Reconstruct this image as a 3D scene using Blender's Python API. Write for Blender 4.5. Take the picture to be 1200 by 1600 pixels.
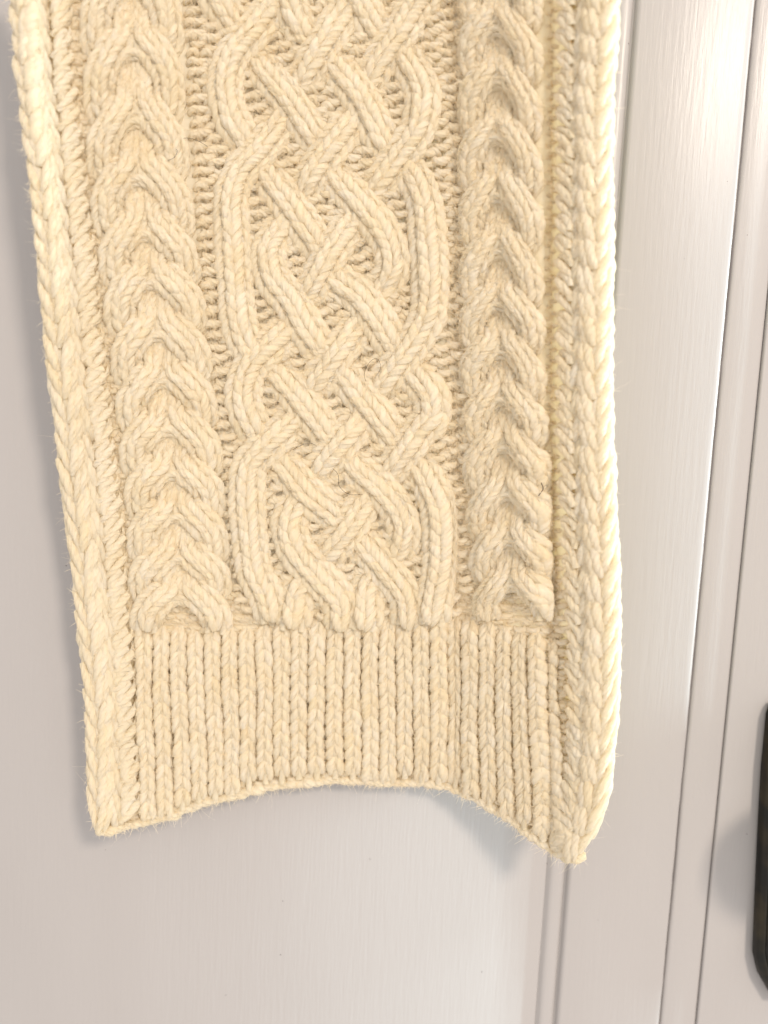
import bpy, math, random
import numpy as np
from mathutils import Matrix, Vector
for o in list(bpy.data.objects): bpy.data.objects.remove(o)
S = bpy.context.scene
rng = np.random.default_rng(7)
random.seed(7)

# ------------------------------------------------------------------ camera
F = 1150.0                      # focal length in photo pixels (photo 1200 x 1600)
CAM_D = 0.345                   # metres from the door
PITCH, ROLL = math.radians(5.6), math.radians(2.9)
cam_d = bpy.data.cameras.new('camera'); cam = bpy.data.objects.new('camera', cam_d)
S.collection.objects.link(cam); S.camera = cam
cam_d.sensor_fit = 'VERTICAL'; cam_d.sensor_height = 24.0; cam_d.lens = 24.0 * F / 1600
cam_d.clip_start = 0.01; cam_d.clip_end = 50
RM = Matrix.Rotation(math.pi/2 - PITCH, 4, 'X') @ Matrix.Rotation(ROLL, 4, 'Z')
CL = Vector((0, -CAM_D, 1.20))
cam.matrix_world = Matrix.Translation(CL) @ RM
cam_d.dof.use_dof = True; cam_d.dof.focus_distance = 0.328
cam_d.dof.aperture_fstop = 2.3
Rn = np.array(RM.to_3x3()); Cn = np.array(CL)

# ------------------------------------------------------------------ world and lamps
W = bpy.data.worlds.new('World'); S.world = W; W.use_nodes = True
bg = W.node_tree.nodes['Background']
bg.inputs[0].default_value = (1.0, 0.96, 0.94, 1); bg.inputs[1].default_value = 1.12
S.view_settings.view_transform = 'Standard'; S.view_settings.look = 'None'
S.cycles.diffuse_bounces = 8; S.cycles.transmission_bounces = 12; S.cycles.max_bounces = 14
S.view_settings.exposure = -0.04; S.view_settings.gamma = 1.0

def area(name, loc, target, size, power, col, sy=None):
    l = bpy.data.lights.new(name, 'AREA'); o = bpy.data.objects.new(name, l)
    l.shape = 'RECTANGLE'; l.size = size; l.size_y = sy or size
    l.energy = power; l.color = col
    S.collection.objects.link(o); o.location = loc
    o.rotation_euler = (Vector(target) - Vector(loc)).to_track_quat('-Z', 'Y').to_euler()
    return o
# warm room lamp, above and behind the photographer
area('room_lamp', (0.80, -1.50, 2.14), (0.0, 0, 1.2), 0.26, 26, (1.0, 0.86, 0.72))
# daylight from a window to the right
area('window_light', (1.25, -0.088, 1.26), (0.0, -0.03, 1.2), 0.07, 31, (0.70, 0.92, 1.0), 0.7)
# paler window further back in the room; it glints on the upper right of the door
BWL = (0.84, -1.55, 1.90)
area('back_window', BWL, (0.05, 0, 1.2), 0.12, 3.6, (0.86, 0.93, 1.0), 0.42)

# ------------------------------------------------------------------ mapping: photo pixel + height off the cloth -> world
def interp(pts):
    a = np.array(pts, float)
    return lambda y: np.interp(y, a[:, 0], a[:, 1])
Ledge = interp([(-160,5),(0,20),(120,31),(250,47),(380,64),(500,76),(620,86),(720,97),(850,113),(960,129),(1080,141),(1180,146),(1300,141)])
Redge = interp([(-160,962),(0,956),(100,949),(200,944),(280,947),(350,945),(450,945),(550,947),(650,945),(750,949),(850,954),(960,958),(1050,961),(1130,957),(1230,950),(1300,932),(1345,908)])
Bot = interp([(130,1301),(170,1299),(215,1289),(260,1276),(320,1253),(380,1237),(450,1225),(520,1221),(600,1222),(670,1223),(710,1231),(750,1249),(790,1273),(830,1303),(865,1328),(890,1341),(960,1345)])

def off(x, y):
    """distance of the cloth from the door, metres"""
    uL = np.clip((430 - x) / 300.0, 0, 1.25)
    uR = np.clip((x - 610) / 340.0, 0, 1.1)
    top = np.clip((900 - y) / 1000.0, 0, 1.1)
    d = 0.0085 + 0.019*uL**1.7 + 0.041*uR**1.7 + 0.004*top
    d = d + 0.0022*np.sin(y/210.0 + x/330.0)*np.clip(uL+uR, 0, 1)
    # gutter between the right-hand cable and the border, and the strip before it
    d = d - 0.0035*np.exp(-((x-864)/11.0)**2) - 0.0018*np.exp(-((x-716)/18.0)**2)
    return d

def ray(x, y, d):
    v = np.stack([(x-600)/F, -(y-800)/F, -np.ones_like(x)], -1) @ Rn.T
    t = (-d - Cn[1]) / v[..., 1]
    return Cn + v * t[..., None]

def to_world(P):
    """P (...,3): photo x, photo y, height in pixels along the cloth normal"""
    x, y, h = P[..., 0], P[..., 1], P[..., 2]
    # gentle hand-knit irregularity
    wx = 2.0*np.sin(x/47.0 + y/83.0) * np.sin(y/61.0 + 1.3) + 0.8*np.sin(x/17.0 + y/23.0)
    wy = 1.8*np.sin(x/59.0 - y/71.0 + .7) + 0.9*np.sin(x/21.0 - y/19.0)
    x = x + wx*.7; y = y + wy*.7
    p = ray(x, y, off(x, y))
    e = 6.0
    px = ray(x+e, y, off(x+e, y)) - ray(x-e, y, off(x-e, y))
    py = ray(x, y+e, off(x, y+e)) - ray(x, y-e, off(x, y-e))
    n = np.cross(py, px); n /= np.linalg.norm(n, axis=-1, keepdims=True)
    n = np.where(n[..., 1:2] > 0, -n, n)
    k = 0.33 / F
    return p + n * (h*k)[..., None]

# ------------------------------------------------------------------ object helpers
def empty(name, loc=(0,0,0), parent=None, **kw):
    o = bpy.data.objects.new(name, None); S.collection.objects.link(o)
    o.location = loc; o.parent = parent; o.empty_display_size = .02
    for k, v in kw.items(): o[k] = v
    return o

def mesh_obj(name, V, Fc, mat, parent=None, origin=None, tone=None, helix=None, smooth=True, **kw):
    V = np.asarray(V, np.float64).reshape(-1, 3)
    Fc = np.asarray(Fc, np.int32)
    if origin is not None: V = V - np.asarray(origin)
    m = bpy.data.meshes.new(name)
    n = Fc.shape[1]
    m.vertices.add(len(V)); m.vertices.foreach_set('co', V.astype(np.float32).ravel())
    m.loops.add(Fc.size); m.loops.foreach_set('vertex_index', Fc.ravel())
    m.polygons.add(len(Fc))
    m.polygons.foreach_set('loop_start', np.arange(0, Fc.size, n, dtype=np.int32))
    m.update(calc_edges=True)
    if smooth: m.polygons.foreach_set('use_smooth', np.ones(len(Fc), bool))
    if tone is not None:
        a = m.attributes.new('tone', 'FLOAT', 'POINT'); a.data.foreach_set('value', np.asarray(tone, np.float32).ravel())
    if helix is not None:
        a = m.attributes.new('helix', 'FLOAT_VECTOR', 'POINT'); a.data.foreach_set('vector', np.asarray(helix, np.float32).ravel())
    m.materials.append(mat)
    o = bpy.data.objects.new(name, m); S.collection.objects.link(o)
    if parent: o.parent = parent
    for k, v in kw.items(): o[k] = v
    return o

class Yarn:
    """collects pieces of three-ply yarn, each a tapered, lobed, twisted tube"""
    def __init__(s): s.V = []; s.F = []; s.T = []; s.H = []; s.n = 0; s.paths = []
    def add(s, P, R, sides=14, twist=62.0, ply=0.26):
        # P (n,K,3) centre lines in cloth space, R (n,K) radii
        P = np.asarray(P, float); R = np.asarray(R, float)
        if P.ndim == 2: P = P[None]; R = R[None]
        if len(P) == 0: return
        n, K, _ = P.shape
        s.paths.append((P, R))
        T = np.gradient(P, axis=1); L = np.linalg.norm(T, axis=-1, keepdims=True); T = T/np.maximum(L, 1e-6)
        arc = np.cumsum(L[..., 0], 1)
        Z = np.zeros_like(T); Z[..., 2] = 1; Z[..., 0] += 0.02
        B = np.cross(T, Z); B /= np.maximum(np.linalg.norm(B, axis=-1, keepdims=True), 1e-6)
        N = np.cross(B, T)
        th = np.arange(sides) * 2*np.pi/sides
        ph0 = rng.uniform(0, 2*np.pi, (n, 1))
        ang = th[None, None, :] * np.ones((n, K, 1))
        lob = np.abs(np.cos(1.5*(ang - (ph0 + arc*2*np.pi/twist)[..., None])))
        r = R[..., None] * (1 - ply*0.60 + ply*lob**.8)
        V = P[:, :, None, :] + B[:, :, None, :]*(np.cos(ang)*r)[..., None] + N[:, :, None, :]*(np.sin(ang)*r)[..., None]
        V = to_world(V)
        hel = ang - (ph0 + arc*2*np.pi/twist)[..., None]
        idn = rng.uniform(0, 60, (n, 1, 1)) + 0*ang
        s.H.append(np.stack([np.cos(hel), np.sin(hel), (arc[..., None]+0*ang)/30 + idn], -1).reshape(-1, 3))
        tone = np.repeat(rng.normal(0, 1, n), K*sides)
        i = np.arange(K-1)[:, None]; j = np.arange(sides)[None]; j2 = (j+1) % sides
        q = np.stack([i*sides+j, (i+1)*sides+j, (i+1)*sides+j2, i*sides+j2], -1).reshape(-1, 4)
        Fq = (q[None] + (np.arange(n)*K*sides)[:, None, None]).reshape(-1, 4) + s.n
        s.V.append(V.reshape(-1, 3)); s.F.append(Fq); s.T.append(tone); s.n += n*K*sides
    def build(s, name, mat, parent, **kw):
        if not s.V: return None
        ALLP.extend(s.paths)
        return mesh_obj(name, np.concatenate(s.V), np.concatenate(s.F), mat, parent, tone=np.concatenate(s.T), helix=np.concatenate(s.H), **kw)
ALLP = []          # centre lines, reused for the fuzz

# ------------------------------------------------------------------ materials
def new_mat(name):
    m = bpy.data.materials.new(name); m.use_nodes = True
    nt = m.node_tree; return m, nt, nt.nodes['Principled BSDF'], nt.nodes, nt.links

def wool_mat():
    m, nt, P, N, L = new_mat('cream_wool')
    at = N.new('ShaderNodeAttribute'); at.attribute_name = 'tone'
    tc = N.new('ShaderNodeTexCoord')
    nz = N.new('ShaderNodeTexNoise'); nz.inputs['Scale'].default_value = 55; nz.inputs['Detail'].default_value = 3
    L.new(tc.outputs['Object'], nz.inputs['Vector'])
    mx = N.new('ShaderNodeMix'); mx.data_type = 'RGBA'
    mx.inputs[6].default_value = (0.935, 0.83, 0.60, 1); mx.inputs[7].default_value = (0.98, 0.925, 0.785, 1)
    ma = N.new('ShaderNodeMath'); ma.operation = 'MULTIPLY_ADD'; ma.inputs[1].default_value = 0.16; ma.use_clamp = True
    # fibres running along the twisted plies
    hx = N.new('ShaderNodeAttribute'); hx.attribute_name = 'helix'
    mp = N.new('ShaderNodeMapping'); mp.inputs['Scale'].default_value = (1, 1, .8); L.new(hx.outputs['Vector'], mp.inputs[0])
    n1 = N.new('ShaderNodeTexNoise'); n1.inputs['Scale'].default_value = 2.6; n1.inputs['Detail'].default_value = 4; n1.inputs['Roughness'].default_value = .7
    L.new(mp.outputs[0], n1.inputs['Vector'])
    n2 = N.new('ShaderNodeTexNoise'); n2.inputs['Scale'].default_value = 900; n2.inputs['Detail'].default_value = 4
    L.new(tc.outputs['Object'], n2.inputs['Vector'])
    sx = N.new('ShaderNodeSeparateXYZ'); L.new(hx.outputs['Vector'], sx.inputs[0])
    at2 = N.new('ShaderNodeMath'); at2.operation = 'ARCTAN2'; L.new(sx.outputs[1], at2.inputs[0]); L.new(sx.outputs[0], at2.inputs[1])
    m3 = N.new('ShaderNodeMath'); m3.operation = 'MULTIPLY'; m3.inputs[1].default_value = 3.0; L.new(at2.outputs[0], m3.inputs[0])
    cs = N.new('ShaderNodeMath'); cs.operation = 'COSINE'; L.new(m3.outputs[0], cs.inputs[0])
    ab = N.new('ShaderNodeMath'); ab.operation = 'ABSOLUTE'; L.new(cs.outputs[0], ab.inputs[0])
    s1 = N.new('ShaderNodeMath'); s1.operation = 'MULTIPLY_ADD'; s1.inputs[1].default_value = 2.4; L.new(n1.outputs['Fac'], s1.inputs[0]); L.new(ab.outputs[0], s1.inputs[2])
    s2 = N.new('ShaderNodeMath'); s2.operation = 'MULTIPLY_ADD'; s2.inputs[1].default_value = 0.9; L.new(n2.outputs['Fac'], s2.inputs[0]); L.new(s1.outputs[0], s2.inputs[2])
    av = N.new('ShaderNodeMath'); av.operation = 'MULTIPLY_ADD'; av.inputs[1].default_value = .9; L.new(n1.outputs['Fac'], av.inputs[0])
    L.new(at.outputs['Fac'], ma.inputs[0])
    sb = N.new('ShaderNodeMath'); sb.operation = 'SUBTRACT'; L.new(nz.outputs['Fac'], sb.inputs[0]); sb.inputs[1].default_value = .45
    L.new(sb.outputs[0], av.inputs[2]); L.new(av.outputs[0], ma.inputs[2]); L.new(ma.outputs[0], mx.inputs[0])
    L.new(mx.outputs[2], P.inputs['Base Color'])
    P.inputs['Roughness'].default_value = 0.9; P.inputs['Specular IOR Level'].default_value = 0.2
    P.inputs['Sheen Weight'].default_value = 0.30; P.inputs['Sheen Roughness'].default_value = 0.5
    b = N.new('ShaderNodeBump'); b.inputs['Strength'].default_value = 0.8; b.inputs['Distance'].default_value = 0.0004
    L.new(s2.outputs[0], b.inputs['Height']); L.new(b.outputs[0], P.inputs['Normal'])
    tr = N.new('ShaderNodeBsdfTranslucent'); tr.inputs[0].default_value = (0.98, 0.87, 0.60, 1)
    ms = N.new('ShaderNodeMixShader'); ms.inputs[0].default_value = .40
    L.new(P.outputs[0], ms.inputs[1]); L.new(tr.outputs[0], ms.inputs[2]); L.new(ms.outputs[0], N['Material Output'].inputs[0])
    return m
WOOL = wool_mat()

def fibre_mat(name, col, rough=.6):
    m, nt, P, N, L = new_mat(name)
    P.inputs['Base Color'].default_value = (*col, 1); P.inputs['Roughness'].default_value = rough
    tr = N.new('ShaderNodeBsdfTranslucent'); tr.inputs[0].default_value = (*col, 1)
    ms = N.new('ShaderNodeMixShader'); ms.inputs[0].default_value = .4
    out = N['Material Output']
    L.new(P.outputs[0], ms.inputs[1]); L.new(tr.outputs[0], ms.inputs[2]); L.new(ms.outputs[0], out.inputs[0])
    return m
FUZZ = fibre_mat('wool_fibre', (0.93, 0.82, 0.62))
DARKHAIR = fibre_mat('dark_fibre', (0.10, 0.055, 0.03))

def paint_mat():
    m, nt, P, N, L = new_mat('white_gloss_paint')
    tc = N.new('ShaderNodeTexCoord')
    mp = N.new('ShaderNodeMapping'); mp.inputs['Scale'].default_value = (1, 1, .07); L.new(tc.outputs['Object'], mp.inputs[0])
    n1 = N.new('ShaderNodeTexNoise'); n1.inputs['Scale'].default_value = 560; n1.inputs['Detail'].default_value = 5
    n1.inputs['Roughness'].default_value = .62
    L.new(mp.outputs[0], n1.inputs['Vector'])
    mp2 = N.new('ShaderNodeMapping'); mp2.inputs['Scale'].default_value = (1, 1, .3); L.new(tc.outputs['Object'], mp2.inputs[0])
    n2 = N.new('ShaderNodeTexNoise'); n2.inputs['Scale'].default_value = 26; n2.inputs['Detail'].default_value = 4
    L.new(mp2.outputs[0], n2.inputs['Vector'])
    cr = N.new('ShaderNodeMix'); cr.data_type = 'RGBA'
    cr.inputs[6].default_value = (0.405, 0.378, 0.360, 1); cr.inputs[7].default_value = (0.435, 0.409, 0.391, 1)
    L.new(n2.outputs['Fac'], cr.inputs[0]); 
    # tiny dark specks of dirt
    vo = N.new('ShaderNodeTexVoronoi'); vo.inputs['Scale'].default_value = 60
    L.new(tc.outputs['Object'], vo.inputs['Vector'])
    lt = N.new('ShaderNodeMath'); lt.operation = 'LESS_THAN'; lt.inputs[1].default_value = 0.016; L.new(vo.outputs['Distance'], lt.inputs[0])
    mk = N.new('ShaderNodeMix'); mk.data_type = 'RGBA'; mk.inputs[7].default_value = (0.05, .035, .03, 1)
    L.new(lt.outputs[0], mk.inputs[0]); L.new(cr.outputs[2], mk.inputs[6]); L.new(mk.outputs[2], P.inputs['Base Color'])
    P.inputs['Roughness'].default_value = 0.27; P.inputs['Specular IOR Level'].default_value = 0.20
    add = N.new('ShaderNodeMath'); add.operation = 'MULTIPLY_ADD'; add.inputs[1].default_value = 0.5
    L.new(n2.outputs['Fac'], add.inputs[0]); L.new(n1.outputs['Fac'], add.inputs[2])
    b = N.new('ShaderNodeBump'); b.inputs['Strength'].default_value = 0.24; b.inputs['Distance'].default_value = 0.0006
    L.new(add.outputs[0], b.inputs['Height']); L.new(b.outputs[0], P.inputs['Normal'])
    return m
PAINT = paint_mat()

def metal_mat(name, c1, c2, metal, rough):
    m, nt, P, N, L = new_mat(name)
    tc = N.new('ShaderNodeTexCoord'); nz = N.new('ShaderNodeTexNoise'); nz.inputs['Scale'].default_value = 60; nz.inputs['Detail'].default_value = 6
    L.new(tc.outputs['Object'], nz.inputs['Vector'])
    mx = N.new('ShaderNodeMix'); mx.data_type = 'RGBA'; mx.inputs[6].default_value = (*c1, 1); mx.inputs[7].default_value = (*c2, 1)
    rp = N.new('ShaderNodeMapRange'); rp.inputs[1].default_value = .45; rp.inputs[2].default_value = .75
    L.new(nz.outputs['Fac'], rp.inputs[0]); L.new(rp.outputs[0], mx.inputs[0]); L.new(mx.outputs[2], P.inputs['Base Color'])
    P.inputs['Metallic'].default_value = metal; P.inputs['Roughness'].default_value = rough
    return m
BRONZE = metal_mat('dark_bronze', (0.016, 0.015, 0.012), (0.05, 0.038, 0.02), 0.7, 0.36)
DARKGAP = metal_mat('dusty_gap', (0.16, 0.13, 0.11), (0.25, 0.21, 0.18), 0.0, 0.9)

# ------------------------------------------------------------------ the door
def wx_at(px, py=800.0, d=0.0):
    return float(ray(np.array([px], float), np.array([py], float), np.array([d]))[0, 0])
ZB, ZT = 0.86, 1.62           # stretch of door that is built
door = empty('panelled_door', (0, 0, ZB), label='white painted panelled wooden door behind the hanging knitted scarf', category='door')

def profile(name, pts, parent=door, mat=PAINT, wob=None, **kw):
    """pts: (x, y) outline front side from left to right; extruded up the door; wob = indices of edges that wander"""
    pts = np.array(pts, float); nz = 420
    zs = np.linspace(ZB, ZT, nz)
    V = np.zeros((nz, len(pts), 3)); V[..., 0] = pts[:, 0]; V[..., 1] = pts[:, 1]; V[..., 2] = zs[:, None]
    if wob:
        for ix, amp in wob.items():
            w = np.interp(zs, np.linspace(ZB, ZT, 150), rng.normal(0, 1, 150)); w2 = np.interp(zs, np.linspace(ZB, ZT, 30), rng.normal(0, 1, 30))
            V[:, ix, 0] += (w*.6 + w2*.7)*amp
    n = len(pts)
    i = np.arange(nz-1)[:, None]; j = np.arange(n-1)[None]
    q = np.stack([i*n+j, i*n+j+1, (i+1)*n+j+1, (i+1)*n+j], -1).reshape(-1, 4)
    return mesh_obj(name, V, q, mat, parent, origin=(0, 0, ZB), smooth=False, **kw)

def rnd(x0, x1, yf, r, yb=0.012, n=4):
    """front outline of a board from x0 to x1 whose face is at yf with eased edges of radius r"""
    L = [(x0, yb)]
    for k in range(n+1):
        a = math.pi/2*k/n; L.append((x0 + r - r*math.cos(a), yf + r - r*math.sin(a)))
    for k in range(n+1):
        a = math.pi/2*k/n; L.append((x1 - r + r*math.sin(a), yf + r - r*math.cos(a)))
    L.append((x1, yb)); return L
# x of the lines, read at photo row 1400 / 800 and cast onto the door
xa, xb = wx_at(855, 1400), wx_at(886, 1400)
xc, xd = wx_at(1107), wx_at(1168)
profile('door_panel', [(-0.62, 0.012), (-0.62, 0.0015), (xa-0.0022, 0.0015), (xa-0.0012, 0.0019), (xa-0.0004, 0.0026), (xa-0.0001, .0032)])
profile('panel_moulding', [(xa+.0001, .0034), (xa+.0006, .0024), (xa+.0018, .0013), (xa+.0030, .0010), ((xa+xb)/2, .0008), (xb-.0034, .0010), (xb-.0022, .0015), (xb-.0012, .0026), (xb-.0009, .0034)])
st = [(xb-.0008, .0034), (xb-.0006, .0024), (xb, .0008), (xb+.0007, -.0003), (xb+.0018, -.0006), (xc-.0040, -.0003), (xc-.0022, -.0002), (xc-.0010, .0001), (xc-.0003, .0008), (xc-.0001, .0034)]
profile('door_stile', st, wob={8: .00013, 9: .00013, 7: .00008})
profile('edge_bead', [(xc+.0001, .0034), (xc+.0003, .0010), (xc+.0010, .0002), (xc+.0020, -.0001), (xd-.0020, .0004), (xd-.0010, .0006), (xd-.0003, .0012), (xd-.0001, .0034)], wob={1: .0001})
profile('lock_stile', rnd(xd+0.0000, 0.60, -0.0006, 0.0010))
bk = [(-0.62, 0.0033), (xa-.002, 0.0033), (xa-.0019, .0022), (0.60, 0.0022)]
profile('door_core', bk)

# door handle: only the left margin of its long backplate shows
hx = wx_at(1187, 1300, 0.008)
hzt = float(ray(np.array([1190.]), np.array([1118.]), np.array([.008]))[0, 2]); hzb = float(ray(np.array([1184.]), np.array([1562.]), np.array([.008]))[0, 2])
def plate(x0, x1, z0, z1, y0, y1, ch, bev):
    """chamfered-corner plate with a bevelled rim; outlines at the back, the shoulder and the face"""
    def ring(ins, y):
        a, b, c, d, k = x0+ins, x1-ins, z0+ins, z1-ins, ch
        return [(a+k, y, c), (b-k, y, c), (b, y, c+k), (b, y, d-k), (b-k, y, d), (a+k, y, d), (a, y, d-k), (a, y, c+k)]
    rings = [ring(0, y0), ring(0, y0-(y0-y1)*.55), ring(bev*.5, y1+.0006), ring(bev, y1), ring(bev*1.6, y1+.0008), ring(bev*2.2, y1+.0008), ring(bev*2.8, y1-.0004)]
    V = [p for r in rings for p in r]; Fc = []
    for k in range(len(rings)-1):
        for j in range(8): Fc.append([k*8+j, k*8+(j+1) % 8, (k+1)*8+(j+1) % 8, (k+1)*8+j])
    b = (len(rings)-1)*8
    Fc += [[b, b+1, b+2, b+7], [b+7, b+2, b+3, b+6], [b+6, b+3, b+4, b+5]]
    return V, Fc
side = [(1209,1104),(1203,1122),(1195,1204),(1190,1290),(1185,1400),(1181,1500),(1188,1531),(1209,1568)]
sp = ray(np.array([a for a, b in side], float) + 4, np.array([b for a, b in side], float), np.full(len(side), .0085))
cxh = float(sp[:, 0].min()) + .027
outl = [(float(a[0]), float(a[2])) for a in sp]; outl = outl + [(2*cxh - a, z) for a, z in outl[::-1]]
nO = len(outl); cz_ = sum(z for a, z in outl)/nO
def oring(ins, y):
    return [(cxh + (a-cxh)*(1-ins/.027), y, cz_ + (z-cz_)*(1-ins/.06)) for a, z in outl]
rings = [oring(0, -.0024), oring(0, -.0066), oring(.0016, -.0084), oring(.0034, -.0088), oring(.0042, -.0076), oring(.0060, -.0074), oring(.0072, -.0092)]
V = [p for r in rings for p in r]; Fc = [[k*nO+j, k*nO+(j+1) % nO, (k+1)*nO+(j+1) % nO, (k+1)*nO+j] for k in range(len(rings)-1) for j in range(nO)]
b = (len(rings)-1)*nO
Fc += [[b+j, b+j+1, b+nO-2-j, b+nO-1-j] for j in range(nO//2-1)]
hp = mesh_obj('handle_plate', V, Fc, BRONZE, door, origin=(0, 0, ZB), smooth=False)
# turned knob, just outside the picture; its shadows fall on the bead
def lathe(cx, cz, prof, n=40):
    V = []; 
    for (r, y) in prof:
        for k in range(n): V.append((cx + r*math.cos(2*math.pi*k/n), y, cz + r*math.sin(2*math.pi*k/n)))
    Fc = [[a*n+k, a*n+(k+1) % n, (a+1)*n+(k+1) % n, (a+1)*n+k] for a in range(len(prof)-1) for k in range(n)]
    return V, Fc
kz = hzt - 0.042
V, Fc = lathe(cxh, kz, [(.014,-.009),(.013,-.012),(.0085,-.014),(.0075,-.028),(.010,-.033),(.019,-.037),(.0245,-.043),(.026,-.049),(.024,-.055),(.017,-.060),(.0001,-.0615)])
mesh_obj('door_knob', V, Fc, BRONZE, hp, origin=(0, 0, ZB))

# ------------------------------------------------------------------ the scarf
sc0 = to_world(np.array([540., 1220., 0.]))
scarf = empty('scarf', (0, 0, 0), label='cream wool cable-knit scarf hanging over the white door, ribbed end curling forward', category='scarf')
ROW = 19.5

def catmull(pts, step=2.0):
    P = np.array(pts, float); P = np.vstack([2*P[0]-P[1], P, 2*P[-1]-P[-2]]); out = []
    for i in range(1, len(P)-2):
        n = max(2, int(np.linalg.norm(P[i+1][:2]-P[i][:2])/step))
        t = np.linspace(0, 1, n, endpoint=False)[:, None]
        a, b, c, d = P[i-1], P[i], P[i+1], P[i+2]
        out.append(.5*((2*b) + (-a+c)*t + (2*a-5*b+4*c-d)*t*t + (-a+3*b-3*c+d)*t**3))
    out.append(P[-2][None]); return np.vstack(out)

class Path:
    def __init__(s, pts, smooth=1.0):
        Q = catmull(pts)
        s.L = np.concatenate([[0], np.cumsum(np.linalg.norm(np.diff(Q[:, :2], axis=0), axis=1))]); s.Q = Q; s.len = s.L[-1]
    def at(s, a):
        a = np.asarray(a, float); c = np.clip(a, 0, s.len)
        P = np.stack([np.interp(c, s.L, s.Q[:, k]) for k in range(s.Q.shape[1])], -1)
        e = 6.0
        A = np.stack([np.interp(np.clip(c-e, 0, s.len), s.L, s.Q[:, k]) for k in (0, 1)], -1)
        B = np.stack([np.interp(np.clip(c+e, 0, s.len), s.L, s.Q[:, k]) for k in (0, 1)], -1)
        T = B-A; T /= np.maximum(np.linalg.norm(T, axis=-1, keepdims=True), 1e-6)
        P[..., :2] += T*(a-c)[..., None]
        return P, T

def taper(K, lo=.5, p=.55, n=1, jit=.08):
    t = np.linspace(0, 1, K); r = lo + (1-lo)*np.sin(np.pi*np.clip(t, .02, .98))**p
    return r[None]*(1+rng.normal(0, jit, (n, 1)))

def strand(y, path, wales=2, Wd=25.0, dome=15.0, row=ROW, R=6.6, z_lo=-13, z_k=17, K=16, phi_max=1.12, lean=1.0, leglen=1.62, width_f=None, start=0, end=None):
    """columns of inverted-V stitches laid side by side over a domed rope"""
    end = path.len if end is None else end
    n = int((end-start)/row); t = np.linspace(0, 1, K)[None]
    w = Wd/wales
    for wi in range(wales):                      # filler tube added behind each column so holes don't go dark
        c = -Wd + w*(2*wi+1); aa = np.arange(start, end, 6.0)
        P, T = path.at(aa); lv = P[:, 2] if P.shape[-1] > 2 else 0
        ph = c/Wd*phi_max; lx = Wd*math.sin(ph)/math.sin(phi_max)*.9
        hz = dome*(math.cos(ph)-math.cos(phi_max))/(1-math.cos(phi_max)) + z_lo + z_k*lv - R*.55
        y.add(np.stack([P[:, 0]+T[:, 1]*lx, P[:, 1]-T[:, 0]*lx, hz], -1), np.full(len(aa), R*.85), sides=8, twist=40)
    for wi in range(wales):
        c = -Wd + w*(2*wi+1)
        for sg in (-1, 1):
            s0 = start + (np.arange(n)+.5)*row + rng.normal(0, .9, n) + (0 if wi % 2 == 0 else row*.12)
            st = s0[:, None] + (t-.5)*row*leglen
            # t=0 top end (centre of the wale), t=1 lower end (outer)
            lat = w*(.17 + .60*t**.85 + .02)*lean
            u = c + sg*(lat + w*.06*np.sin(np.pi*t)) + rng.normal(0, .035*w, (n, 1))
            P, T = path.at(st)
            B = np.stack([T[..., 1], -T[..., 0]], -1) * 1.0          # to the right when going down -> (Ty,-Tx)
            lv = P[..., 2] if P.shape[-1] > 2 else 0
            ww = 1.0
            ph = u/Wd*phi_max
            lift = 1.9*np.sin(np.pi*t)**.8 - 2.6*(t**3) - 1.4*(1-t)**4
            lift = lift*R/6.6
            lx = Wd*np.sin(ph)/math.sin(phi_max)*.96 + lift*np.sin(ph)
            hz = dome*(np.cos(ph)-math.cos(phi_max))/(1-math.cos(phi_max)) + lift*np.cos(ph) + z_lo + z_k*lv
            X = P[..., 0] + B[..., 0]*lx; Y = P[..., 1] + B[..., 1]*lx
            y.add(np.stack([X, Y, hz], -1), R*taper(K, .52, .5, n)*np.ones((n, K)))

def purl(y, xs, ys, wid, R=5.0, z=0.0, K=9, amp=4.2):
    """bumps of reverse stocking stitch: upper and lower arcs in alternating half steps"""
    n = len(xs)
    if n == 0: return
    t = np.linspace(-1, 1, K)[None]
    for kind in (0, 1):
        cx = xs[:, None] + (0 if kind == 0 else wid/2); cy = ys[:, None] + (0 if kind == 0 else ROW*.46)
        sg = -1 if kind == 0 else 1
        hwid = .34 if kind == 0 else .47
        X = cx + wid*hwid*np.sin(1.4*t)/math.sin(1.4) + rng.normal(0, .8, (n, 1)) + 0*cy
        Y = cy + sg*amp*np.cos(1.4*t) - sg*amp*.45 + rng.normal(0, .8, (n, 1)) + rng.normal(0, .8, (n, 1))*t
        H = z + (2.2 if kind == 0 else 3.5)*(1-t*t) - 4.2*np.abs(t)**3 + rng.normal(0, .4, (n, 1))
        y.add(np.stack([X, Y, H], -1), R*taper(K, .6, .5, n)*np.ones((n, K)), sides=12, twist=50)

Y0 = -110.0
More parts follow.
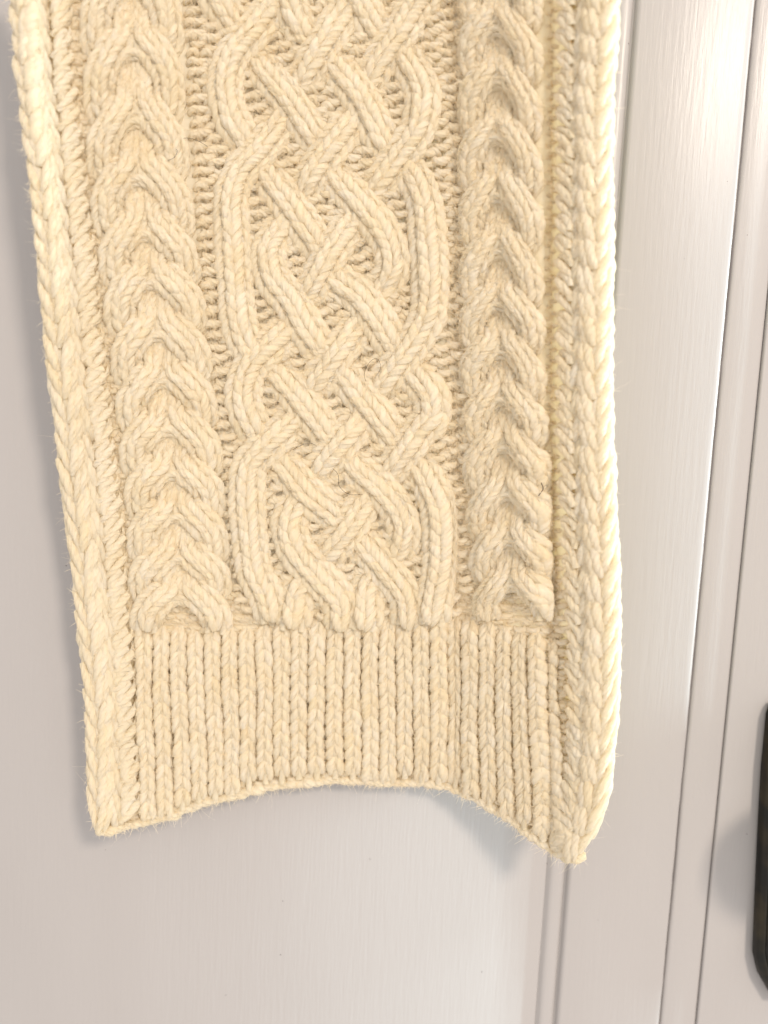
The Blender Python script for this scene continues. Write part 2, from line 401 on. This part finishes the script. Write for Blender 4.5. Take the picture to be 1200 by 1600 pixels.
# ---- 1 added backing sheet under the raised stitches, blocks light through the gaps
def backing():
    ny, nx = 150, 130
    V = []; 
    u = np.linspace(0, 1, nx)
    xb_ = 150 + u*(905-150)
    for layer, h0 in ((0, -4.0), (1, -15.0)):
        for j in range(ny):
            v = j/(ny-1)
            # rows run from the top down to the curved lower edge
            x = None
            yy = Y0 + v*(Bot(xb_) - 3 - Y0)
            xl = Ledge(yy) + 14; xr = Redge(yy) - 16
            x = xl + u*(xr-xl)
            yb = np.minimum(yy, Y0 + v*(Bot(x) - 3 - Y0)) if v > .9 else yy
            h = h0 + (np.where(yb < 985, 5.0, -1.0) if layer == 0 else 0) + 1.2*np.sin(x*2*np.pi/24)*np.sin(yb*2*np.pi/18)*(1 if layer else .4)
            edge = np.minimum(u, 1-u)*nx
            h = np.where(edge < 3, -9.5 + (h+9.5)*edge/3, h)
            V.append(np.stack([x, yb, h], -1))
    V = to_world(np.array(V)).reshape(-1, 3)
    Fc = []
    i = np.arange(ny-1)[:, None]; j = np.arange(nx-1)[None]
    q = np.stack([i*nx+j, (i+1)*nx+j, (i+1)*nx+j+1, i*nx+j+1], -1).reshape(-1, 4)
    m = ny*nx
    i1 = np.arange(nx-1); i2 = np.arange(ny-1)
    cap = [np.stack([(ny-1)*nx+i1, m+(ny-1)*nx+i1, m+(ny-1)*nx+i1+1, (ny-1)*nx+i1+1], -1), np.stack([i1, i1+1, m+i1+1, m+i1], -1),
           np.stack([i2*nx, m+i2*nx, m+(i2+1)*nx, (i2+1)*nx], -1), np.stack([i2*nx+nx-1, (i2+1)*nx+nx-1, m+(i2+1)*nx+nx-1, m+i2*nx+nx-1], -1)]
    Fc = np.concatenate([q, q[:, ::-1]+m] + cap)
    return mesh_obj('added_backing_sheet', V, Fc, WOOL, scarf, tone=np.zeros(len(V)))
backing()

# ---- 2 lattice cable: six two-stitch strands
ST = [
 [(345,-115,1),(328,-70,1),(325,-35,1),(338,5,1),(368,45,.35),(396,82,-.2),(412,112,.6),(450,160,1),(487,212,.75),(506,240,-.1),(531,285,.6),(566,326,1),(600,368,1),(615,413,1),(600,453,.5),(577,480,-.1),(554,516,.65),(525,555,1),(498,593,.7),(477,630,-.1),(456,660,.6),(425,692,1),(395,722,1),(388,757,1),(391,825,1),(399,888,1),(419,930,1),(430,972,.8)],
 [(500,-95,1),(462,-42,-.1),(428,12,.7),(398,52,1),(365,92,1),(352,140,1),(360,185,1),(380,222,.6),(402,248,-.1),(422,282,.6),(461,335,1),(494,383,.7),(510,408,-.1),(526,438,.6),(566,470,1),(600,518,1),(616,542,.6),(632,563,-.1),(650,588,.7),(673,618,1),(675,650,1),(656,672,.9),(640,695,1),(617,725,.7),(592,757,-.1),(571,785,.65),(547,822,1),(519,858,.7),(492,888,-.1),(468,916,.7),(461,950,.9),(458,982,.8)],
 [(410,-115,.6),(430,-80,.8),(458,-38,1),(452,-10,1),(458,22,1),(480,60,.4),(502,85,-.1),(527,110,.6),(566,161,1),(597,220,.7),(618,248,-.1),(645,276,.7),(665,325,1),(671,415,1),(671,485,1),(662,514,1),(645,543,1),(625,568,1),(606,592,.7),(580,630,-.1),(564,656,.6),(535,690,1),(508,726,.7),(485,762,-.1),(463,790,.7),(453,821,1),(464,858,1),(498,897,1),(530,937,1),(534,980,.8)],
 [(600,-90,.6),(572,-40,-.1),(545,15,.6),(513,66,1),(482,115,.7),(455,158,-.1),(433,200,.65),(408,238,1),(374,275,1),(362,312,1),(365,380,1),(367,436,1),(375,508,1),(393,548,.75),(415,566,-.1),(438,590,.6),(477,634,1),(510,676,.7),(532,704,-.1),(554,730,.6),(590,759,1),(618,790,1),(633,825,1),(622,864,.5),(600,888,-.1),(574,916,.65),(570,955,.9),(566,985,.8)],
 [(520,-110,.7),(545,-40,1),(562,10,1),(590,55,.4),(612,76,-.1),(636,98,.6),(661,148,1),(656,195,1),(645,220,1),(625,246,1),(597,284,.7),(570,322,-.1),(548,354,.65),(517,400,1),(489,450,.7),(466,482,-.1),(446,517,.65),(425,540,1),(397,568,1),(383,602,1),(383,635,1),(396,668,.8),(418,697,-.1),(445,729,.6),(485,775,1),(523,806,.6),(547,828,-.1),(568,851,.65),(603,890,1),(634,932,1),(638,978,.8)],
 [(665,-110,1),(690,-50,1),(672,-15,1),(648,20,.9),(622,62,1),(587,112,.7),(568,155,-.1),(545,199,.65),(515,242,1),(485,284,.7),(463,328,-.1),(440,357,.65),(420,394,1),(427,436,1),(458,474,1),(480,513,1),(501,546,.6),(522,566,-.1),(540,590,.6),(578,634,1),(612,678,.7),(635,705,-.1),(662,738,.7),(686,785,1),(690,842,1),(687,895,1),(680,937,1),(675,978,.8)],
]
yg = Yarn()
gx = []; gy = []
cpos_r = interp([(-120,286),(60,290),(300,306),(420,312),(600,333),(850,358),(960,372)])
for r in range(int((975-Y0)/ROW)):
    yy = Y0 + r*ROW
    x0 = cpos_r(yy); n = int((712-x0)/23.0)
    for c in range(n+1):
        gx.append(x0 + 8 + c*23.0 + rng.normal(0, 1.2)); gy.append(yy + (3.5 if c % 2 else -3.5) + 3*math.sin(c*.7+r*.2) + rng.normal(0, 1.0))
gx = np.array(gx); gy = np.array(gy); gxx = []; gyy = []
purl(yg, gx, gy, 23.0, R=5.7, z=4, amp=7.8)
for r in range(5):
    for x_ in np.arange(206, 868, 22.0):
        gxx.append(x_); gyy.append(918 + r*18.0)
gx2 = []; gy2 = []
for r in range(int((985-Y0)/15.0)):
    for c in range(3): gx2.append(704 + c*14.5 + 10*max(0,(Y0+r*15-600)/400)); gy2.append(Y0 + r*15.0 + c*2)
purl(yg, np.array(gx2), np.array(gy2), 15.0, R=4.2, z=-1, amp=2.8)
purl(yg, np.array(gxx), np.array(gyy), 22.0, R=5.2, z=-2)
lat = yg.build('lattice_ground', WOOL, scarf, kind='stuff')
for pts in ST:
    y = Yarn(); strand(y, Path(pts), 2, Wd=25.5, dome=15, R=7.4, leglen=1.75); y.build('cable_strand', WOOL, lat)

# ---- 3 chevron cables
def chevron(ys, cx, hw, ylast, name):
    root = Yarn(); ys = list(ys)
    W_s = hw*.265; inn = hw*.205; out = hw*.73
    # soft core so no gaps show between tiers
    kids = []
    for sg in (-1, 1):
        for par in (0, 1):
            pts = []
            for k in range(par, len(ys)-0, 2):
                yk = ys[k]; p = (ys[k+1]-ys[k]) if k+1 < len(ys) else 67.0
                pb = (ys[k]-ys[k-1]) if k > 0 else p
                p2 = (ys[k+2]-ys[k+1]) if k+2 < len(ys) else 67.0
                g = lambda o, yv, l: (cx(yv)+sg*o, yv, l)
                pts += [g(inn, yk-.72*pb, .30), g(inn*1.0, yk-.48*pb, .65), g(inn*1.3, yk-.31*pb, 1.05), g((inn+out)/2, yk-.10*p, 1.25), g(out*.96, yk+.20*p, 1.05), g(out*1.03, yk+.45*p, .75)]
                if k+1 < len(ys):
                    pts += [g(out*1.0, yk+.72*p, .4), g((inn+out)/2, yk+p*.88, -.1), g(inn, yk+p*.98, .12)]
                else:
                    pts += [g(out, min(ylast, yk+.75*p), .7)]
            y = Yarn()
            strand(y, Path(pts), 2, Wd=W_s*1.14, dome=12, R=hw*.094, leglen=1.75, z_lo=-10, z_k=16, row=ROW*.98)
            kids.append(y)
    # central bridge of stitches hidden beneath each arch
    for k, yk in enumerate(ys):
        p = (ys[k+1]-yk) if k+1 < len(ys) else 55
        if k+1 < len(ys):
            for o in (-.5, .5):
                pp = Path([(cx(yk)+o*hw*.22, yk-4, .1), (cx(yk)+o*hw*.22, yk+p*.35, .62), (cx(yk)+o*hw*.26, yk+p*.70, 1.0)])
                strand(root, pp, 1, Wd=hw*.14, dome=4, R=hw*.085, z_lo=-2, z_k=14)
    t = np.linspace(-1, 1, 22); A = []; Ra = []
    for yk in ys:
        for d_, h_ in ((0, 14), (7, 9)):
            A.append(np.stack([cx(yk) + t*hw*.40 + rng.normal(0, 1), yk - 9 + d_ + hw*.26*t*t*(1.25), h_ + 2 - 5*t*t], -1)); Ra.append(hw*.075*taper(22, .5, .5, 1, .1)[0])
    root.add(np.array(A), np.array(Ra))
    part = root.build(name, WOOL, scarf)
    for y in kids: y.build('chevron_strand', WOOL, part)
    return part
lc = interp([(-140,200),(99,207),(203,212),(291,217),(379,228),(453,238),(533,248),(605,257),(677,265),(747,271),(813,277),(880,280),(947,283)])
chevron([-100,0,99,203,291,379,453,533,605,677,747,813,880,940], lc, 74, 990, 'chevron_cable')
rc = interp([(-140,782),(400,783),(600,786),(800,797),(930,806),(1000,810)])
chevron([-120,-30,60,145,230,318,405,485,560,635,708,780,850,920], rc, 60, 985, 'chevron_cable')

# ---- 4 ribbed hem
ribx = [223 + 27.3*k for k in range(18)] + [712.5 + 25.0*k for k in range(7)]
ytop = interp([(210,985),(300,992),(400,985),(480,975),(600,972),(700,968),(780,985),(860,1000)])
yh = Yarn(); hx_, hy_ = [], []
for i, x0 in enumerate(ribx):
    dxb = 9*max(0, 1-(x0-222)/250) + (12*max(0, (x0-720)/120) if x0 > 720 else 0)
    xb2 = x0 + dxb
    gap = (ribx[i+1]-x0)/2 if i+1 < len(ribx) else 11
    for yy in np.arange(ytop(x0)+6, Bot(xb2)-8, 17.0):
        f = (yy-985)/260; hx_.append(x0 + dxb*f + gap); hy_.append(yy)
purl(yh, np.array(hx_)-6, np.array(hy_), 14, R=5.0, z=-2.5, amp=2)
hem = yh.build('ribbed_hem', WOOL, scarf, kind='stuff')
for i, x0 in enumerate(ribx):
    dxb = 9*max(0, 1-(x0-222)/250) + (12*max(0, (x0-720)/120) if x0 > 720 else 0)
    yb = Bot(x0+dxb)-4; yt = ytop(x0) + rng.uniform(-5, 3)
    p = Path([(x0, yt, .0), (x0+dxb*.1+rng.normal(0, .4), yt+25, .9), (x0+dxb*.35+rng.normal(0, .4), (yt*.6+yb*.4), 1), (x0+dxb*.7+rng.normal(0, .4), yt*.3+yb*.7, 1), (x0+dxb, yb, .7)])
    w_here = 12.3 if x0 < 700 else 12.3 - (x0-700)*.012
    y = Yarn(); strand(y, p, 1, Wd=w_here*.94, dome=11.0, R=6.2 if x0 < 700 else 5.7, z_lo=-8, z_k=8, row=19.0, leglen=1.6, phi_max=1.25, lean=.76)
    y.build('rib', WOOL, hem)
# lower edge: one row of slanting cast-on loops
ye = Yarn(); xs = np.arange(150, 902, 13.5); P = []
t = np.linspace(0, 1, 12)
for k, x in enumerate(xs):
    xx = x + t*21
    P.append(np.stack([xx, Bot(xx) - 1 + 3.0*(t-.5)*(-1) + rng.normal(0, .5), -1 + 3.5*np.sin(np.pi*t) - 2*t], -1))
ye.add(np.array(P), 6.4*taper(12, .55, .5, len(P), .12)*np.ones((len(P), 12)), twist=34)
P = []
for k, x in enumerate(xs[:-1]):
    xx = x + 6 + t*17
    P.append(np.stack([xx, Bot(xx) - 6 - 3*np.sin(np.pi*t), -7 + 0*t], -1))
ye.add(np.array(P), 5.5*np.ones((len(P), 12)), twist=34)
ye.build('cast_on_edge', WOOL, scarf)

# ---- 5 borders
def selvedge(cxs, side, pitch, y1, R, wid, name, z=2):
    """three big slipped legs per repeat wrapping round the edge"""
    y = Yarn(); p = Path([(cxs(v), v, 0) for v in np.arange(Y0, y1+1, 20.0)]); n = int(p.len/pitch); K = 18
    t = np.linspace(0, 1, K)[None]
    for b, (u0, u1, h0, h1, ds) in enumerate(((-1.0, -.45, -9, 2, .0), (.22, -.30, 4, 6, .12), (.22, .80, 5, -1, .0))):
        s0 = (np.arange(n)+.5)*pitch + ds*pitch + rng.normal(0, 1.2, n)
        st = s0[:, None] + (t-.5)*pitch*1.5 * (1 if b != 1 else 1)
        uu = np.array([u0 + (u1-u0)*t])[0]
        if b == 1: uu = u1 + (u0-u1)*(1-t)
        Pp, T = p.at(st); B = np.stack([T[..., 1], -T[..., 0]], -1)
        lx = (uu*side*-1 if side > 0 else uu)*wid + rng.normal(0, .8, (n, 1))
        h = z + h0 + (h1-h0)*t + 5*np.sin(np.pi*t) - 2
        if b == 1: h = z + 4 + 5*np.sin(np.pi*t) - 5*(1-t)**3
        for dl, dy, dh in ((-4.2, 1.5, 0), (4.2, -1.5, -.6)):
            l2 = lx + dl + rng.normal(0, .5, (n, 1))
            y.add(np.stack([Pp[..., 0]+B[..., 0]*l2, Pp[..., 1]+B[..., 1]*l2 + dy, h+dh+0*lx], -1), R*.72*taper(K, .5, .5, n)*np.ones((n, K)), twist=70)
        # inner wrap of the edge, seen from the side
    s0 = (np.arange(n))*pitch; st = s0[:, None] + (t-.5)*pitch*1.5
    Pp, T = p.at(st)
    y.add(np.stack([Pp[..., 0] + side*wid*.92, Pp[..., 1], -14 + 3*np.sin(np.pi*t) + 0*st], -1), R*taper(K, .6, .5, n)*np.ones((n, K)), twist=85)
    y.build(name, WOOL, scarf)
el = interp([(-120,33),(50,49),(100,54),(370,86),(490,99),(600,111),(700,122),(853,140),(950,152),(1100,166),(1200,169),(1290,166)])
er = interp([(-120,932),(0,928),(200,918),(450,920),(650,920),(850,929),(1000,932),(1130,928),(1230,919),(1290,904),(1325,891)])
selvedge(el, -1, 40, 1300, 10.4, 25, 'selvedge')
selvedge(er, 1, 40, 1338, 10.2, 23, 'selvedge')

def rope(cxs, side, y1, wid, R, pitch, name, z=4):
    y = Yarn(); K = 18; t = np.linspace(0, 1, K)[None]; ys_ = np.arange(Y0, y1, pitch); n = len(ys_)
    yy = ys_[:, None] + rng.normal(0, 2.6, (n, 1)); j = lambda a: rng.normal(0, a, (n, 1))
    cx = cxs(ys_)[:, None]
    s = side
    # tilted loops lying one over the next, each with a slit in its middle
    K2 = 30; a = np.linspace(-.15, 2*np.pi-.5, K2)[None]; tl = -s*np.radians(57) + rng.normal(0, .14, (n, 1))
    ea = wid*.60*(1+rng.normal(0, .06, (n, 1))); eb = wid*.25*(1+rng.normal(0, .08, (n, 1)))
    ux = ea*np.cos(a); uy = eb*np.sin(a)
    X = cx + ux*np.cos(tl) - uy*np.sin(tl) + j(.8); Y = yy + ux*np.sin(tl) + uy*np.cos(tl)
    H = z + 1 - 3.0*np.sin(a) - 2.5*np.cos(a)*s + j(.6)
    y.add(np.stack([X, Y, H], -1), R*(1+rng.normal(0, .05, (n, 1)))*np.ones((n, K2)), twist=60)
    X = cx + s*wid*(-.62 + 1.15*t) + j(1); Y = yy + pitch*(.95 - 1.15*t) + j(1); H = z + 2.5 + 3*np.sin(np.pi*t)
    y.add(np.stack([X, Y, H+0*X], -1), R*.9*taper(K, .6, .5, n)*np.ones((n, K)), twist=60)
    y.build(name, WOOL, scarf)
rl = interp([(-120,88),(100,98),(370,128),(600,152),(850,181),(1100,199),(1250,205),(1290,206)])
rr = interp([(-120,893),(0,891),(400,889),(650,889),(850,896),(1000,902),(1130,900),(1230,896),(1300,885)])
rope(rl, 1, 1268, 26, 7.6, 29, 'rope_stitch_column')
rope(rr, -1, 1308, 22, 6.8, 29, 'rope_stitch_column')
# purl gutters between border and cables
yp = Yarn()
ysg = np.arange(Y0, 1275, 19.0)
purl(yp, rl(ysg)+23, ysg, 20, R=5.0, z=-1, amp=4.5)
purl(yp, rl(ysg[ysg < 960])-2, ysg[ysg < 960], 20, R=5.0, z=-5)
ysg = np.arange(Y0, 1290, 19.0)
purl(yp, rr(ysg)-31, ysg, 14, R=3.6, z=-3, amp=2.2)
yp.build('purl_gutter', WOOL, scarf, kind='stuff')

# ------------------------------------------------------------------ fuzz: fine loose fibres standing off the yarn
def fuzz(count, lmin, lmax, rad, name, stand=1.0, subset=None):
    cum = []; 
    tot = np.array([p.shape[0] for p, r in ALLP]); pr = tot/tot.sum()
    pick = rng.multinomial(count, pr); pts = []
    for (P, R), c in zip(ALLP, pick):
        if c == 0: continue
        i = rng.integers(0, P.shape[0], c); f = rng.uniform(.1, .9, c)*(P.shape[1]-1); k = f.astype(int); f = (f-k)[:, None]
        C = P[i, k]*(1-f) + P[i, k+1]*f; T = P[i, k+1]-P[i, k]; T /= np.maximum(np.linalg.norm(T, axis=1, keepdims=True), 1e-6)
        r = R[i, k][:, None]
        d = rng.normal(0, 1, (c, 3)); d[:, 2] = np.abs(d[:, 2]) + .15; d /= np.linalg.norm(d, axis=1, keepdims=True)
        base = C + d*r*.85
        L = rng.uniform(lmin, lmax, (c, 1))
        dirn = T*rng.choice([-1, 1], (c, 1))*rng.uniform(.5, 1.2, (c, 1)) + d*rng.uniform(.15, .8, (c, 1))*stand + rng.normal(0, .35, (c, 3))
        dirn /= np.linalg.norm(dirn, axis=1, keepdims=True)
        curl = rng.normal(0, 1.2, (c, 3))
        q = []
        for s in np.linspace(0, 1, 5): q.append(base + dirn*L*s + curl*L*s*s*.5)
        pts.append(np.stack(q, 1))
    pts = to_world(np.concatenate(pts)); n = len(pts)
    hc = bpy.data.hair_curves.new(name); hc.add_curves([5]*n)
    hc.attributes['position'].data.foreach_set('vector', pts.astype(np.float32).ravel())
    ra = hc.attributes.get('radius') or hc.attributes.new('radius', 'FLOAT', 'POINT')
    ra.data.foreach_set('value', np.tile(np.array([1, .9, .8, .6, .25])*rad, n).astype(np.float32))
    hc.materials.append(FUZZ)
    o = bpy.data.objects.new(name, hc); S.collection.objects.link(o); o.parent = scarf; o['kind'] = 'stuff'
    return o
fuzz(380000, 4, 10, .000085, 'wool_fuzz', .38)
fuzz(50000, 8, 20, .000035, 'loose_fibre', 1.0)

# a few dark stray hairs
def hair(pts):
    Q = catmull([(a, b, h) for a, b, h in pts], 3)[None]
    y = Yarn(); y.add(Q, np.full(Q.shape[:2], .30), sides=5, ply=0); y.build('stray_hair', DARKHAIR, scarf, label='thin dark stray hair caught on the wool')
hair([(275,222,12),(292,222,20),(310,228,22),(325,235,16)])
hair([(262,257,20),(272,253,24),(277,243,24),(272,238,20)])
hair([(575,600,12),(570,585,22),(578,568,26),(590,563,24),(596,575,20),(590,588,12)])
hair([(515,728,14),(528,741,22),(530,760,22),(545,772,22),(567,772,20)])
hair([(822,755,22),(823,765,26),(827,780,24)]); hair([(845,754,20),(846,764,24),(843,775,20)])
hair([(196,584,14),(201,600,22),(198,618,20),(190,632,14)])
hair([(467,700,16),(478,695,22),(490,694,22),(499,700,14)])
